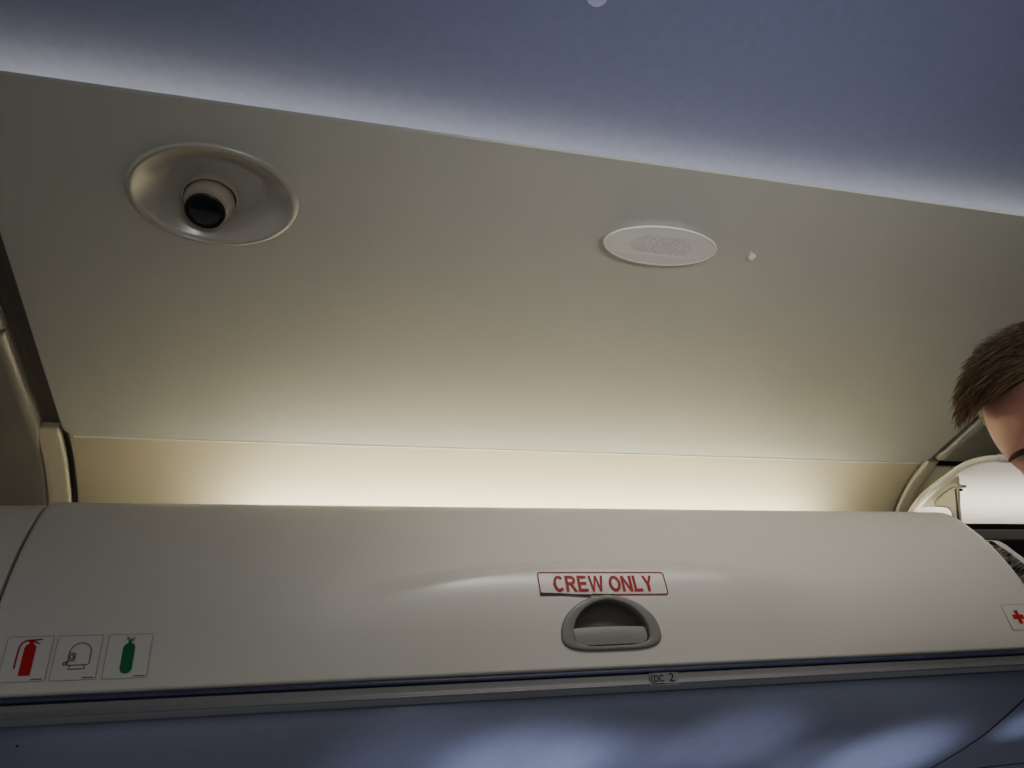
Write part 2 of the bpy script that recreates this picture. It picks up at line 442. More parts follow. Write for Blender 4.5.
# door: a fine grid with an opening behind the latch
V = []; Fc = []
nx_, s_end = 244, ZS(.3600) + .12
rows = []
k = 0.0
while k < s_end:
    rows.append(k); k += .0018 if k < .16 else .006
rows.append(s_end)
xs = [BL + (BR - BL) * i / nx_ for i in range(nx_ + 1)]
edge_cols = [(BL, .02), (BL, .004), (BL + .0012, .0012)] + [(x, 0) for x in xs if BL + .004 < x < BR - .004] + [(BR - .0012, .0012), (BR, .004), (BR, .02)]
row_l = [(0.0, .012), (0.0, .002)] + [(s, 0) for s in rows[1:]]
for s, d in row_l:
    for x, e in edge_cols: V.append(dpt(x, s, -max(d, e)))
nc = len(edge_cols)
for i in range(len(row_l) - 1):
    for j in range(nc - 1):
        xm = (edge_cols[j][0] + edge_cols[j + 1][0]) / 2; sm = (row_l[i][0] + row_l[i + 1][0]) / 2
        if in_dome((xm - HX) / HW, (sm - HS) / HW, .91): continue
        a = i * nc + j; Fc.append((a, a + 1, a + nc + 1, a + nc))
door = mesh('door', V, Fc, M['door'], bin_, autosmooth=50)

# carcass: top, back, ends behind the door
P0 = [DOORP.at(s) for s in (0, .03, .06, .10, .14, .18, .22, .26)]
V = []; Fc = []
ring = [(.832, .141), (.838, .2), (.848, .24), (.866, .283), (.888, .315), (.92, .342), (1.06, .346), (1.28, .33), (1.28, .141)]
for x in (BL + .004, BR - .004):
    for y, z in ring: V.append((x, y, z))
n = len(ring)
Fc += [tuple(range(n)), tuple(range(2 * n - 1, n - 1, -1))]
for i in range(5, n): Fc.append((i, (i + 1) % n, n + (i + 1) % n, n + i))
mesh('carcass', V, Fc, M['shell'], bin_, smooth=False)

# latch
latch = mesh('latch', *(lambda: ([], []))(), M['bezel'], bin_) if False else None
def hmap(u, v, off):
    p = dpt(HX + u * HW, HS + v * HW, 0)
    _, t, nn = DOORP.frame(HS)
    return p + Vector((0, nn.x, nn.y)) * off
K = 96
def ringpts(ku, kt, kb, off): return [hmap(u, v, off) for u, v in dome(K, ku, kt, kb)]
rings = [ringpts(1.0, .73, .285, -.001), ringpts(1.0, .73, .285, .0008), ringpts(.985, .717, .272, .0022), ringpts(.955, .69, .25, .0030), ringpts(.785, .645, .215, .0030), ringpts(.765, .630, .20, .0024), ringpts(.757, .622, .193, .001), ringpts(.757, .622, .193, -.006)]
V = [q for r in rings for q in r]; Fc = []
for i in range(len(rings) - 1):
    for j in range(K):
        Fc.append((i * K + j, i * K + (j + 1) % K, (i + 1) * K + (j + 1) % K, (i + 1) * K + j))
latch = mesh('latch', V, Fc, M['bezel'], bin_, autosmooth=60, label='grey dome-shaped latch surround')
rings = [ringpts(.757, .622, .193, -.004), ringpts(.75, .615, .19, -.012), ringpts(.68, .55, .15, -.017), ringpts(.3, .25, .08, -.019)]
V = [q for r in rings for q in r]; Fc = []
for i in range(len(rings) - 1):
    for j in range(K):
        Fc.append((i * K + j, i * K + (j + 1) % K, (i + 1) * K + (j + 1) % K, (i + 1) * K + j))
Fc.append(tuple(range(3 * K, 4 * K)))
mesh('recess', V, Fc, M['cup'], latch, label='dark recess behind the latch paddle')
# paddle: lower part of the opening, top edge straight with a slight crown
V = []; Fc = []
PU, PB, PT = .728, -.158, .150
rowsn = 14; colsn = 40
for i in range(-1, rowsn + 2):
    ii = max(0, min(rowsn, i)); f = ii / rowsn
    v = PB + (PT - PB) * f
    w = PU
    rc = .15
    dv_ = v - PB
    if dv_ < rc: w = PU - rc + math.sqrt(max(0, rc * rc - (rc - dv_) ** 2))
    for j in range(-1, colsn + 2):
        jj = max(0, min(colsn, j)); u = -w + 2 * w * jj / colsn
        crown = .018 * (1 - (u / PU) ** 2) * f
        deep = (i != ii) or (j != jj)
        off = -.0012 - .0022 * f + .0012 * math.sin(PI * f)
        V.append(hmap(u, v + crown, off - (.009 if deep else 0)))
nc = colsn + 3
for i in range(rowsn + 2):
    for j in range(nc - 1):
        a = i * nc + j; Fc.append((a, a + 1, a + nc + 1, a + nc))
mesh('paddle', V, Fc, M['paddle'], latch, autosmooth=45, label='lighter grey pull paddle')

# rail and lip below the door
def strip(name, pts, x0, x1, m, parent, nx=60, wob=0.0, smooth=True):
    V = []; Fc = []
    for i in range(nx + 1):
        x = x0 + (x1 - x0) * i / nx
        for y, z in pts:
            V.append((x, y + (wob * noise.noise(Vector((x * 9, z * 50, 0))) if wob else 0), z + (wob * noise.noise(Vector((x * 7, 3, 0))) if wob else 0)))
    n = len(pts)
    for i in range(nx):
        for j in range(n):
            a = i * n + j; b = i * n + (j + 1) % n
            Fc.append((a, b, b + n, a + n))
    Fc.append(tuple(range(n))); Fc.append(tuple(nx * n + j for j in range(n))[::-1])
    return mesh(name, V, Fc, m, parent, smooth=smooth, autosmooth=40)
strip('bottom_rail', [(.830, .1395), (.8085, .1395), (.8068, .1388), (.8058, .1372), (.8060, .1352), (.8075, .1342), (.830, .1340)], BL, BR, M['rail'], bin_, wob=.0005, nx=120)
lip = strip('lower_lip', [(.830, .1338), (.8092, .1336), (.8078, .1326), (.8084, .1285), (.8080, .1256), (.8062, .1238), (.8058, .1224), (.8068, .1212), (.8100, .1206), (.830, .1190)], BL, BR, M['lip'], bin_)

# ---- stickers: flat artwork (u right, v up, metres) laid on the door surface
def tess(poly):
    t = tessellate_polygon([[Vector((p[0], p[1], 0)) for p in poly]])
    return [tuple(q) for q in t]
def stroke(pts, w, closed=False):
    """thin ribbon along a polyline, as quads"""
    out = []
    fine = []
    for i in range(len(pts) if closed else len(pts) - 1):
        a = Vector(pts[i]); b = Vector(pts[(i + 1) % len(pts)]); m = max(1, math.ceil((b - a).length / .003))
        fine += [tuple(a.lerp(b, k / m)) for k in range(m)]
    if not closed: fine.append(tuple(pts[-1]))
    pts = fine
    n = len(pts); rng = range(n if closed else n - 1)
    L = []; R = []
    for i in range(n):
        a = Vector(pts[(i - 1) % n] if closed else pts[max(0, i - 1)]); b = Vector(pts[(i + 1) % n] if closed else pts[min(n - 1, i + 1)])
        d = (b - a).normalized(); nn = Vector((-d.y, d.x)) * w / 2
        L.append(Vector(pts[i]) + nn); R.append(Vector(pts[i]) - nn)
    for i in rng:
        j = (i + 1) % n
        out.append([L[i], R[i], R[j], L[j]])
    return out
def rrect(x0, y0, x1, y1, r, k=5):
    pts = []
    for cx, cy, a0 in ((x1 - r, y1 - r, 0), (x0 + r, y1 - r, 90), (x0 + r, y0 + r, 180), (x1 - r, y0 + r, 270)):
        for j in range(k + 1):
            a = math.radians(a0 + 90 * j / k); pts.append((cx + r * math.cos(a), cy + r * math.sin(a)))
    return pts
def text_polys(txt, x0, y0, x1, y1, bold=0.0, spacing=1.0):
    cu = bpy.data.curves.new('lettering', 'FONT'); cu.body = txt; cu.offset = bold; cu.fill_mode = 'FRONT'; cu.space_character = spacing
    cu.resolution_u = 6
    ob = bpy.data.objects.new('lettering', cu); COL.objects.link(ob)
    dg = bpy.context.evaluated_depsgraph_get()
    me = bpy.data.meshes.new_from_object(ob.evaluated_get(dg))
    vs = [v.co.copy() for v in me.vertices]; ps = [list(p.vertices) for p in me.polygons]
    bpy.data.objects.remove(ob); bpy.data.curves.remove(cu); bpy.data.meshes.remove(me)
    ax, bx_ = min(v.x for v in vs), max(v.x for v in vs); ay, by_ = min(v.y for v in vs), max(v.y for v in vs)
    f = lambda v: (x0 + (v.x - ax) / (bx_ - ax) * (x1 - x0), y0 + (v.y - ay) / (by_ - ay) * (y1 - y0))
    return [[f(vs[i]) for i in p] for p in ps]
class Art:
    def __init__(self): self.V = []; self.F = []; self.I = []; self.mats = []
    def add(self, polys, m, off):
        if m not in self.mats: self.mats.append(m)
        k = self.mats.index(m)
        for poly in polys:
            b = len(self.V); self.V += [(p[0], p[1], off) for p in poly]
            if len(poly) <= 4: self.F.append(tuple(range(b, b + len(poly)))); self.I.append(k)
            else:
                for t in tess(poly): self.F.append(tuple(b + i for i in t)); self.I.append(k)
    def grid(self, x0, y0, x1, y1, m, off, nx=24, ny=8):
        self.add([[(x0 + (x1 - x0) * i / nx, y0 + (y1 - y0) * j / ny), (x0 + (x1 - x0) * (i + 1) / nx, y0 + (y1 - y0) * j / ny),
                   (x0 + (x1 - x0) * (i + 1) / nx, y0 + (y1 - y0) * (j + 1) / ny), (x0 + (x1 - x0) * i / nx, y0 + (y1 - y0) * (j + 1) / ny)] for i in range(nx) for j in range(ny)], m, off)
    def build(self, name, fn, parent, label):
        return mesh(name, [fn(*v) for v in self.V], self.F, self.mats, parent, smooth=False, idx=self.I, label=label)

def on_door(cx, cs, skew=0.0, rot=0.0):
    c, s_ = math.cos(rot), math.sin(rot)
    def fn(u, v, off):
        u2, v2 = u * c - v * s_ + skew * v, u * s_ + v * c
        return dpt(cx + u2, cs + v2, off)
    return fn

# CREW ONLY, drawn in a plain bold grotesque
def crew_only(x0, x1, y0, y1):
    H = y1 - y0
    adv = [('C', 7.2), ('R', 7.2), ('E', 6.7), ('W', 9.6), (' ', 2.6), ('O', 7.8), ('N', 7.2), ('L', 6.1), ('Y', 6.4)]
    tot = sum(a for _, a in adv) - .4; q = (x1 - x0) / tot; x = x0; out = []
    def R(a, b, c, d): return [(x + a * q, y0 + b * H), (x + c * q, y0 + b * H), (x + c * q, y0 + d * H), (x + a * q, y0 + d * H)]
    def P(*pts): return [(x + a * q, y0 + b * H) for a, b in pts]
    def arc(cx, cy, rx, ry, a0, a1, w, h, k=26):
        o = []; i_ = []
        for j in range(k + 1):
            a = math.radians(a0 + (a1 - a0) * j / k)
            o.append((x + (cx + rx * math.cos(a)) * q, y0 + (cy + ry * math.sin(a)) * H)); i_.append((x + (cx + (rx - w) * math.cos(a)) * q, y0 + (cy + (ry - h) * math.sin(a)) * H))
        return [[o[j], i_[j], i_[j + 1], o[j + 1]] for j in range(k)]
    t = 1.7; h = .17
    for ch, a in adv:
        if ch == 'C': out.append(arc(3.3, .5, 3.3, .5, 42, 318, t, h))
        elif ch == 'O': out.append(arc(3.6, .5, 3.6, .5, 0, 360, t, h, 40))
        elif ch == 'R':
            out.append([R(0, 0, t, 1), R(t, 1 - h, 3.6, 1), R(t, .42, 3.6, .42 + h), P((2.6, .45), (4.2, .45), (6.6, 0), (4.8, 0))])
            out.append(arc(3.6, .71, 2.45, .29, -90, 90, t, h))
        elif ch == 'E': out.append([R(0, 0, t, 1), R(t, 1 - h, 5.6, 1), R(t, .43, 5.3, .43 + h), R(t, 0, 5.8, h)])
        elif ch == 'W': out.append([P((0, 1), (1.5, 1), (2.95, 0), (1.75, 0)), P((1.75, 0), (2.95, 0), (5.15, 1), (3.95, 1)), P((3.95, 1), (5.15, 1), (7.3, 0), (6.1, 0)), P((6.1, 0), (7.3, 0), (9.1, 1), (7.6, 1))])
        elif ch == 'N': out.append([R(0, 0, t, 1), R(4.7, 0, 4.7 + t, 1), P((0, 1), (1.5, 1), (6.15, 0), (4.65, 0))])
        elif ch == 'L': out.append([R(0, 0, t, 1), R(t, 0, 5.3, h)])
        elif ch == 'Y': out.append([R(2.3, 0, 2.3 + t, .45), P((-.1, 1), (1.6, 1), (3.75, .42), (2.3, .42)), P((4.45, 1), (6.1, 1), (3.75, .42), (2.3, .42))])
        x += a * q
    return out
c4 = [DOORP.hit(*q) for q in ((538, 573), (661, 573), (543, 592), (666, 595))]
cx = sum(q[0] for q in c4) / 4; cs = sum(q[1] for q in c4) / 4
W2, H2 = .0765, ((c4[0][1] + c4[1][1]) - (c4[2][1] + c4[3][1])) / 4 * .94
A = Art()
A.grid(-W2, -H2, W2, H2, M['clear'], .0004, 40, 10)
A.add(stroke(rrect(-W2, -H2, W2, H2, .003), .0013, True), M['redborder'], .0010)
for gp in crew_only(-.0600, .0600, -H2 * .74, H2 * .68): A.add(gp, M['red'], .0012)
tear = [(-W2 - .0008, -H2 - .0006), (-W2 - .0004, -H2 + .0026), (-.060, -H2 + .0020), (-.048, -H2 + .0014), (-.036, -H2 + .0004), (-.0205, -H2 - .0002), (-.0175, -H2 - .0012), (-.0185, -H2 - .0026), (-.032, -H2 - .0018), (-.050, -H2 - .0004)]
A.add([tear], M['ink'], .0013)
A.add([[(-.017, -H2 + .0009), (-.006, -H2 + .0007), (.010, -H2 + .0002), (.010, -H2 - .0008), (-.006, -H2 - .0006), (-.017, -H2 + .0001)]], M['ink'], .0014)
A.build('crew_sticker', on_door(cx - .0056, cs - .0080, rot=-.012), door, 'red CREW ONLY sticker with a torn lower left edge')

def icon_base(hw, hh):
    A = Art(); A.grid(-hw, -hh, hw, hh, M['sticker'], .0004, 8, 8)
    A.add(stroke(rrect(-hw, -hh, hw, hh, .0012), .0005, True), M['edge'], .0007)
    return A
def place4(q):
    c = [DOORP.hit(*p) for p in q]
    return sum(p[0] for p in c) / 4, sum(p[1] for p in c) / 4
IH = (DOORP.hit(101, 635)[1] - DOORP.hit(97, 679)[1]) / 2
IW = .0187
def small_print(A, u0, u1, v, h=.0010):
    x = u0
    while x < u1:
        w = random.uniform(.0005, .0010); A.add([[(x, v), (x + w, v), (x + w, v + h), (x, v + h)]], M['ink_soft'], .0009); x += w + .00025
def tz(x, y, b):              # zoomed-photo pixels -> sticker metres; b = (cx, cy, pixels per half width, pixels per half height)
    return ((x - b[0]) / b[2] * IW, -(y - b[1]) / b[3] * IH)
# fire extinguisher (upright drawing)
A = icon_base(IW, IH)
A.add([[(-.0035, -.0150), (.0060, -.0150), (.0060, .0095), (.0050, .0120), (.0028, .0136), (-.0003, .0136), (-.0025, .0120), (-.0035, .0095)]], M['brightred'], .0008)
A.add([[(-.0004, .0130), (.0028, .0130), (.0024, .0158), (.0000, .0158)]], M['brightred'], .0009)
A.add([[(-.0010, .0152), (.0105, .0168), (.0105, .0176), (-.0010, .0172)], [(.0018, .0150), (.0080, .0128), (.0084, .0136), (.0030, .0160)]], M['red'], .0010)
A.add(stroke([(-.0005, .0166), (-.0035, .0163), (-.0062, .0145), (-.0076, .0110), (-.0080, .005), (-.0080, -.0085)], .0013), M['red'], .0009)
small_print(A, .0075, .0165, -IH + .0012)
ix, is_ = place4(((8, 638), (45, 636), (0, 683), (48, 681)))
ix = DOORP.hit(26, 660)[0]
A.build('extinguisher_sticker', on_door(ix, is_), door, 'pale sticker with a red fire extinguisher')
# smoke hood
A = icon_base(IW, IH)
k_ = .0008
hood = [(-.0068, -.0068)] + [(-.0068, .003)] + [(.0022 + .0090 * math.cos(math.radians(a)), .0045 + .0085 * math.sin(math.radians(a))) for a in range(175, -1, -12)] + [(.0112, -.0050), (.0106, -.0064), (.0092, -.0070)]
A.add(stroke(hood + [(-.0068, -.0070)], k_), M['ink_soft'], .0008)
A.add(stroke([(-.0040, -.0072), (-.0058, -.0105), (.0088, -.0105), (.0064, -.0072)], k_), M['ink_soft'], .0008)
A.add(stroke([(-.0070, -.0030), (-.0015, -.0030), (-.0012, .0036), (-.0070, .0040)], k_), M['ink_soft'], .0009)
A.add(stroke(rrect(-.0060, -.0015, -.0030, .0022, .0008), k_, True), M['ink_soft'], .0009)
A.add(stroke([(-.0030, .0030), (-.0024, .0004), (-.0034, -.0022)], k_), M['ink_soft'], .0010)
A.add(stroke([(-.0090 + .0013 * math.cos(a * PI / 6), -.0055 + .0013 * math.sin(a * PI / 6)) for a in range(12)], .0009, True), M['ink_soft'], .0009)
A.add(stroke([(-.0084, -.0040), (-.0060, -.0034)], k_), M['ink_soft'], .0009)
small_print(A, .0075, .0165, -IH + .0012)
ix, is_ = place4(((58, 637), (101, 635), (51, 681), (97, 679)))
A.build('smoke_hood_sticker', on_door(ix, is_), door, 'pale sticker with an outlined protective hood')
# oxygen bottle
A = icon_base(IW, IH)
A.add([rrect(-.0052, -.0160, .0052, .0120, .0050)], M['green'], .0008)
A.add([[(-.0014, .0115), (.0014, .0115), (.0012, .0145), (-.0012, .0145)]], M['green'], .0009)
A.add(stroke([(-.0030, .0160), (.0004, .0140), (.0034, .0158), (.0030, .0176)], .0009), M['green'], .0010)
A.add(stroke([(-.0030, .0172), (.0002, .0160), (.0028, .0140)], .0008), M['green'], .0010)
small_print(A, .0075, .0165, -IH + .0012)
ix, is_ = place4(((108, 636), (153, 634), (102, 679), (148, 677)))
A.build('oxygen_sticker', on_door(ix, is_), door, 'pale sticker with a green oxygen bottle')
# red cross
A = icon_base(IW * 1.0, IH * .82)
c_, w_ = .0088, .0030
A.add([[(-w_, -c_), (w_, -c_), (w_, c_), (-w_, c_)], [(-c_, -w_), (-w_, -w_), (-w_, w_), (-c_, w_)], [(w_, -w_), (c_, -w_), (c_, w_), (w_, w_)]], M['brightred'], .0008)
for q in range(4): A.add([[(.006 + q * .0022, -.0150), (.0075 + q * .0022, -.0150), (.0075 + q * .0022, -.0138), (.006 + q * .0022, -.0138)]], M['red'], .0009)
ix, is_ = DOORP.hit(1018, 617)
A.build('first_aid_sticker', on_door(ix, is_), door, 'pale sticker with a red cross')
# DC 2 placard on the lip
rx_ = ray(664, 678.5); t_ = .8064 / rx_.y; px_, pz_ = rx_.x * t_, rx_.z * t_
A = Art()
A.add([rrect(-.0165, -.0062, .0165, .0058, .001)], M['lip'], .0003)
A.add(stroke(rrect(-.0165, -.0062, .0165, .0058, .001), .0004, True), M['edge'], .0005)
A.add(text_polys('DC', -.0120, -.0032, -.0003, .0040, bold=.014), M['ink'], .0008)
A.add(text_polys('2', .0060, -.0034, .0118, .0054, bold=.012), M['ink'], .0008)
A.add(stroke([(-.0130, .0056), (-.0146, .0036), (-.0149, .0002), (-.0144, -.0034), (-.0128, -.0049), (-.0110, -.0052), (-.0002, -.0050)], .0010), M['ink'], .0009)
A.build('placard', lambda u, v, o: Vector((px_ + u, .8066 - o - .00005 * v, pz_ + v)), lip, 'small placard lettered DC 2')

# underside panel beyond the lip
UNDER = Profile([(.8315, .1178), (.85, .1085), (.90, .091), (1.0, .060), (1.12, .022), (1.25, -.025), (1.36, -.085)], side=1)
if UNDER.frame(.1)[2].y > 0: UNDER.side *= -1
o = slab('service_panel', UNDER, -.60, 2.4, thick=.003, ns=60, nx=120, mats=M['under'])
tag(o, 'smooth panel, bluish cabin light put in its colour, on the underside below the crew-only bin', 'panel')
sp = o
def seam(pts, w):
    V = []; Fc = []
    q = [UNDER.hit(*p) for p in pts]
    for (a, b) in zip(q, q[1:]):
        for k in range(9 if (a, b) != (q[-2], q[-1]) else 9): pass
    fine = []
    for i in range(len(q) - 1):
        for k in range(8): t = k / 8; fine.append((q[i][0] + (q[i + 1][0] - q[i][0]) * t, q[i][1] + (q[i + 1][1] - q[i][1]) * t))
    fine.append(q[-1])
    for i, (x, s) in enumerate(fine):
        a, b = Vector(fine[max(0, i - 1)]), Vector(fine[min(len(fine) - 1, i + 1)]); d = (b - a).normalized()
        nn = Vector((-d.y, d.x)) * w / 2
        for sg in (1, -1):
            p, t, n = UNDER.frame(s + sg * nn.y); p = p + n * .0006
            V.append((x + sg * nn.x, p.x, p.y))
    for i in range(len(fine) - 1): Fc.append((2 * i, 2 * i + 1, 2 * i + 3, 2 * i + 2))
    return mesh('panel_seam', V, Fc, M['black'], sp, smooth=False, label='dark curved joint line')
seam([(1036, 687), (1024, 699), (1006, 716), (985, 734), (962, 750), (938, 764), (926, 771)], .0028)
seam([(978, 768), (995, 766), (1024, 763), (1060, 758)], .0024)
sx_, ss_ = UNDER.hit(17, 746)
p, t, n = UNDER.frame(ss_)
lathe('screw', [(1, 0), (1, .0006), (.6, .001)], Vector((sx_, p.x, p.y)), Vector((1, 0, 0)), Vector((0, t.x, t.y)), Vector((0, n.x, n.y)), .0012, .0012, M['ink'], sp, seg=16)

# ------------------------------------------------------------------ neighbouring bins
nb = empty('overhead_bin', (-.8, .9, .135), 'closed beige bin at the left edge, across the curved gap from the crew-only bin', 'overhead bin', 'overhead bins in a row')
slab('door', DOORP, -1.35, BL - .0032, thick=.03, rx=.002, rs=.002, ns=60, nx=30, mats=M['door'], parent=nb, off=-.004, s1=s_end)
boxes('carcass', [(-1.35, BL - .012, .92, 1.28, .141, .335)], M['shell'], nb, bevel=0)
strip('bottom_rail', [(.830, .1395), (.8085, .1395), (.8060, .1372), (.8060, .1352), (.8075, .1342), (.830, .1340)], -1.35, BL - .006, M['rail'], nb)
strip('lower_lip', [(.830, .1338), (.8075, .1326), (.8066, .1245), (.8095, .1206), (.830, .1190)], -1.35, BL - .006, M['lip'], nb)

ob_ = empty('overhead_bin', (1.5, 1.0, .135), 'open overhead bin at the right edge with its white door raised', 'overhead bin', 'overhead bins in a row')
X0 = .975
boxes('carcass', [(X0, 2.2, 1.27, 1.29, .12, .34), (X0, 2.2, .86, 1.29, .118, .13), (2.19, 2.2, .86, 1.29, .12, .34), (X0 - .008, X0, .97, 1.29, .12, .33)], M['liner'], ob_, bevel=0)
boxes('front_frame', [(X0, 2.2, .945, 1.28, .332, .3505)], M['darkgrey'], ob_, bevel=.003)
boxes('frame_lip', [(X0, 2.2, .948, .99, .3515, .3605)], M['black'], ob_, bevel=.001)
# raised door: a curved shell seen from below
XD = 1.0
arc = [at_x(*q, XD) for q in ((912, 514), (917, 506), (924, 498), (935, 488.5), (948, 479), (960, 470.5), (972, 465), (985, 462), (999, 461.2))]
ARC = Profile([(arc[0].y + .016, arc[0].z - .017)] + [(a.y, a.z) for a in arc], side=1)
if ARC.frame(.08)[2].y > 0: ARC.side *= -1
rd = slab('door', ARC, XD, 2.2, thick=.001, rx=(.001, .001), rs=.002, ns=50, nx=20, mats=M['white'], parent=ob_, off=-.008)
rd['label'] = 'raised white curved door seen from below'
V = []; Fc = []
for k in range(41):            # the thick rounded rim along its near end
    s = ARC.L * k / 40; p, t, n = ARC.frame(s)
    for j in range(10):
        a = 2 * PI * j / 10
        q = p + n * (.0055 * math.sin(a) - .004)
        V.append((XD + .003 + .006 * math.cos(a), q.x, q.y))
for k in range(40):
    for j in range(10): a = k * 10 + j; b = k * 10 + (j + 1) % 10; Fc.append((a, b, b + 10, a + 10))
mesh('door_rim', V, Fc, M['white'], rd)
p, t, n = ARC.frame(ARC.L)
V, Fc = tube_vf([(XD + x, p.x - n.x * .004, p.y - n.y * .004) for x in (.0, .3, .6, 1.2)], .006, 10)
mesh('door_lip', V, Fc, M['white'], rd)
# near end flange with its rounded cut-out
fl = [at_x(*q, XD + .012) for q in ((921, 507.2), (928, 498.5), (938, 489.5), (949, 481), (957, 476), (958, 487), (958.5, 505), (960, 521), (953, 519), (951, 512), (948, 508.5), (943, 507.2), (935, 507.2), (929, 507.2))]
V = [tuple(v) for v in fl] + [(v.x + .004, v.y, v.z) for v in fl]; n = len(fl)
Fc = [tuple(q) for q in tess([(v.y, v.z) for v in fl])]
Fc += [tuple(i + n for i in q) for q in Fc] + [(i, (i + 1) % n, n + (i + 1) % n, n + i) for i in range(n)]
mesh('end_flange', V, Fc, M['flange'], rd, smooth=False)
# raised bead line on the flange
V, Fc = tube_vf([tuple(at_x(*q, XD + .0105)) for q in ((953, 487), (945, 492), (937, 499), (934.5, 503), (936, 506), (944, 506.5), (949, 508), (951.5, 512), (953, 517))], .0007, 8)
mesh('flange_bead', V, Fc, M['shadowgrey'], rd)
# gas strut with its end bracket
a, b = at_x(955.5, 489, 1.004), at_x(958.6, 524, 1.012)
V, Fc = tube_vf([tuple(a), tuple(a.lerp(b, .5)), tuple(b)], [.0014, .0017, .0017], 12)
strut = mesh('strut', V, Fc, M['steel'], ob_, label='thin dark door strut')
br = [at_x(*q, 1.003) for q in ((951, 484), (963, 485), (963.5, 487.5), (957, 488.5), (953.5, 488))]
V = [tuple(v) for v in br] + [(v.x + .006, v.y, v.z) for v in br]; n = len(br)
mesh('bracket', V, [tuple(range(n)), tuple(range(2 * n - 1, n - 1, -1))] + [(i, (i + 1) % n, n + (i + 1) % n, n + i) for i in range(n)], M['steel'], strut, smooth=False)
c = at_x(960, 489.8, 1.003)
V, Fc = tube_vf([(c.x, c.y, c.z), (c.x + .004, c.y, c.z)], .0018, 12)
mesh('pivot_pin', V, Fc, M['black'], strut)
led('light_strip', 1.0, 2.15, .982, .3705, .014, .15, M['led_door'], 'light strip on top of the open bin, under its raised door')

# crinkled foil bag in the open bin
bag_pts = [(984.5, 540.5), (992, 540.5), (999, 545), (1008, 551.5), (1018, 559), (1028, 567), (1045, 585), (1050, 612), (1030, 606), (1010, 580), (996, 558)]
bg = [at_x(*q, .990) for q in bag_pts]
cy = sum(v.y for v in bg) / len(bg); cz = sum(v.z for v in bg) / len(bg)
V = []; Fc = []; I = []; n = len(bg)
secs = [(.990, .985), (.992, 1.0), (1.000, 1.0), (1.003, .97)]
for x, sc in secs:
    for i, v in enumerate(bg):
        w = .0015 * noise.noise(Vector((x * 60, v.y * 80, v.z * 80)))
        V.append((x + w, cy + (v.y - cy) * sc, cz + (v.z - cz) * sc + w))
for i in range(len(secs) - 1):
    for j in range(n):
        a = i * n + j; b = i * n + (j + 1) % n
        Fc.append((a, b, b + n, a + n)); I.append(1)
for t in tess([(v.y, v.z) for v in bg]):
    Fc.append(t); I.append(0); Fc.append(tuple(q + (len(secs) - 1) * n for q in t[::-1])); I.append(0)
o = mesh('foil_bag', V, Fc, [M['foil'], M['foil_rim']], smooth=False, idx=I)
tag(o, 'crinkled silver-grey bag edge showing in the open bin at the right', 'bag')

# ------------------------------------------------------------------ things on the ceiling
def ceil_frame(x, s):
    p, t, n = CEIL.frame(s)
    return Vector((x, p.x, p.y)), Vector((1, 0, 0)), Vector((0, -t.x, -t.y)), Vector((0, n.x, n.y))   # ay points outboard (towards the cove)
o_, ax, ay, nn = ceil_frame(FX, FS)
fx = empty('swivel_spotlight', o_, 'round recessed ceiling fixture with a swivelling eyeball and dark lens', 'ceiling fixture')
pr = [(1.0, -.001), (1.0, .0004), (.985, .0020), (.96, .0034), (.935, .0040), (.915, .0034), (.897, .0018)]
pr += [(.89 - .29 * k / 8, .0008 - .0206 * k / 8) for k in range(9)] + [(.57, -.0210), (.53, -.0215), (.46, -.0217), (.30, -.0217)]
lathe('dish', pr, o_, ax, ay, nn, FA, FB, M['fixture'], fx, seg=96, smooth_angle=60)
ball_c = o_ + ax * -.0070 + ay * .0175 - nn * .016
to_cam = (-ball_c).normalized()
axis = (to_cam - CX_ * .26 - CY_ * .62).normalized()
bx = axis.orthogonal().normalized(); bx = (CX_ - axis * CX_.dot(axis)).normalized(); by = axis.cross(bx)
RB = .0268
prof = [(1.0, 0.0)] + [(math.cos(a), math.sin(a)) for a in (math.radians(d) for d in range(-60, 52, 6))][1:]
prof = [(math.cos(math.radians(d)), RB * math.sin(math.radians(d))) for d in range(-70, 40, 6)] + [(.80, RB * .66), (.78, RB * .80), (.77, RB * .86), (.74, RB * .88)]
eye = lathe('eyeball', prof, ball_c, bx, by, axis, RB, RB, M['eyeball'], fx, seg=64, smooth_angle=60)
lathe('lens_ring', [(.80, RB * .84), (.80, RB * .90), (.76, RB * .935), (.60, RB * .93), (.57, RB * .90)], ball_c, bx, by, axis, RB, RB, M['lens_ring'], eye, seg=64, cap=False)
lathe('lens', [(.60, RB * .905), (.45, RB * .915), (.3, RB * .922), (.1, RB * .926)], ball_c, bx, by, axis, RB, RB, M['lens'], eye, seg=48)
# collar the ball turns in
col_o = o_ + ax * -.0060 + ay * .0125 - nn * .0217
lathe('collar', [(1.0, 0), (1.0, .006), (.97, .0085), (.92, .0085), (.90, .006), (.90, 0)], col_o, ax, ay, nn, .0300, .0270, M['eyeball'], fx, seg=64, cap=False)

o_, ax, ay, nn = ceil_frame(SX, SS)
spk = empty('ceiling_loudspeaker', o_, 'white oval loudspeaker with a fine grille on the beige ceiling', 'loudspeaker')
SA, SB = .0765, .0300
lathe('housing', [(.74, -.001), (.76, .002), (.95, .0080), (1.0, .0092), (.997, .0110), (.985, .0118), (.965, .0116), (.95, .0106), (.94, .0100)], o_, ax, ay, nn, SA, SB, M['speaker'], spk, seg=96)
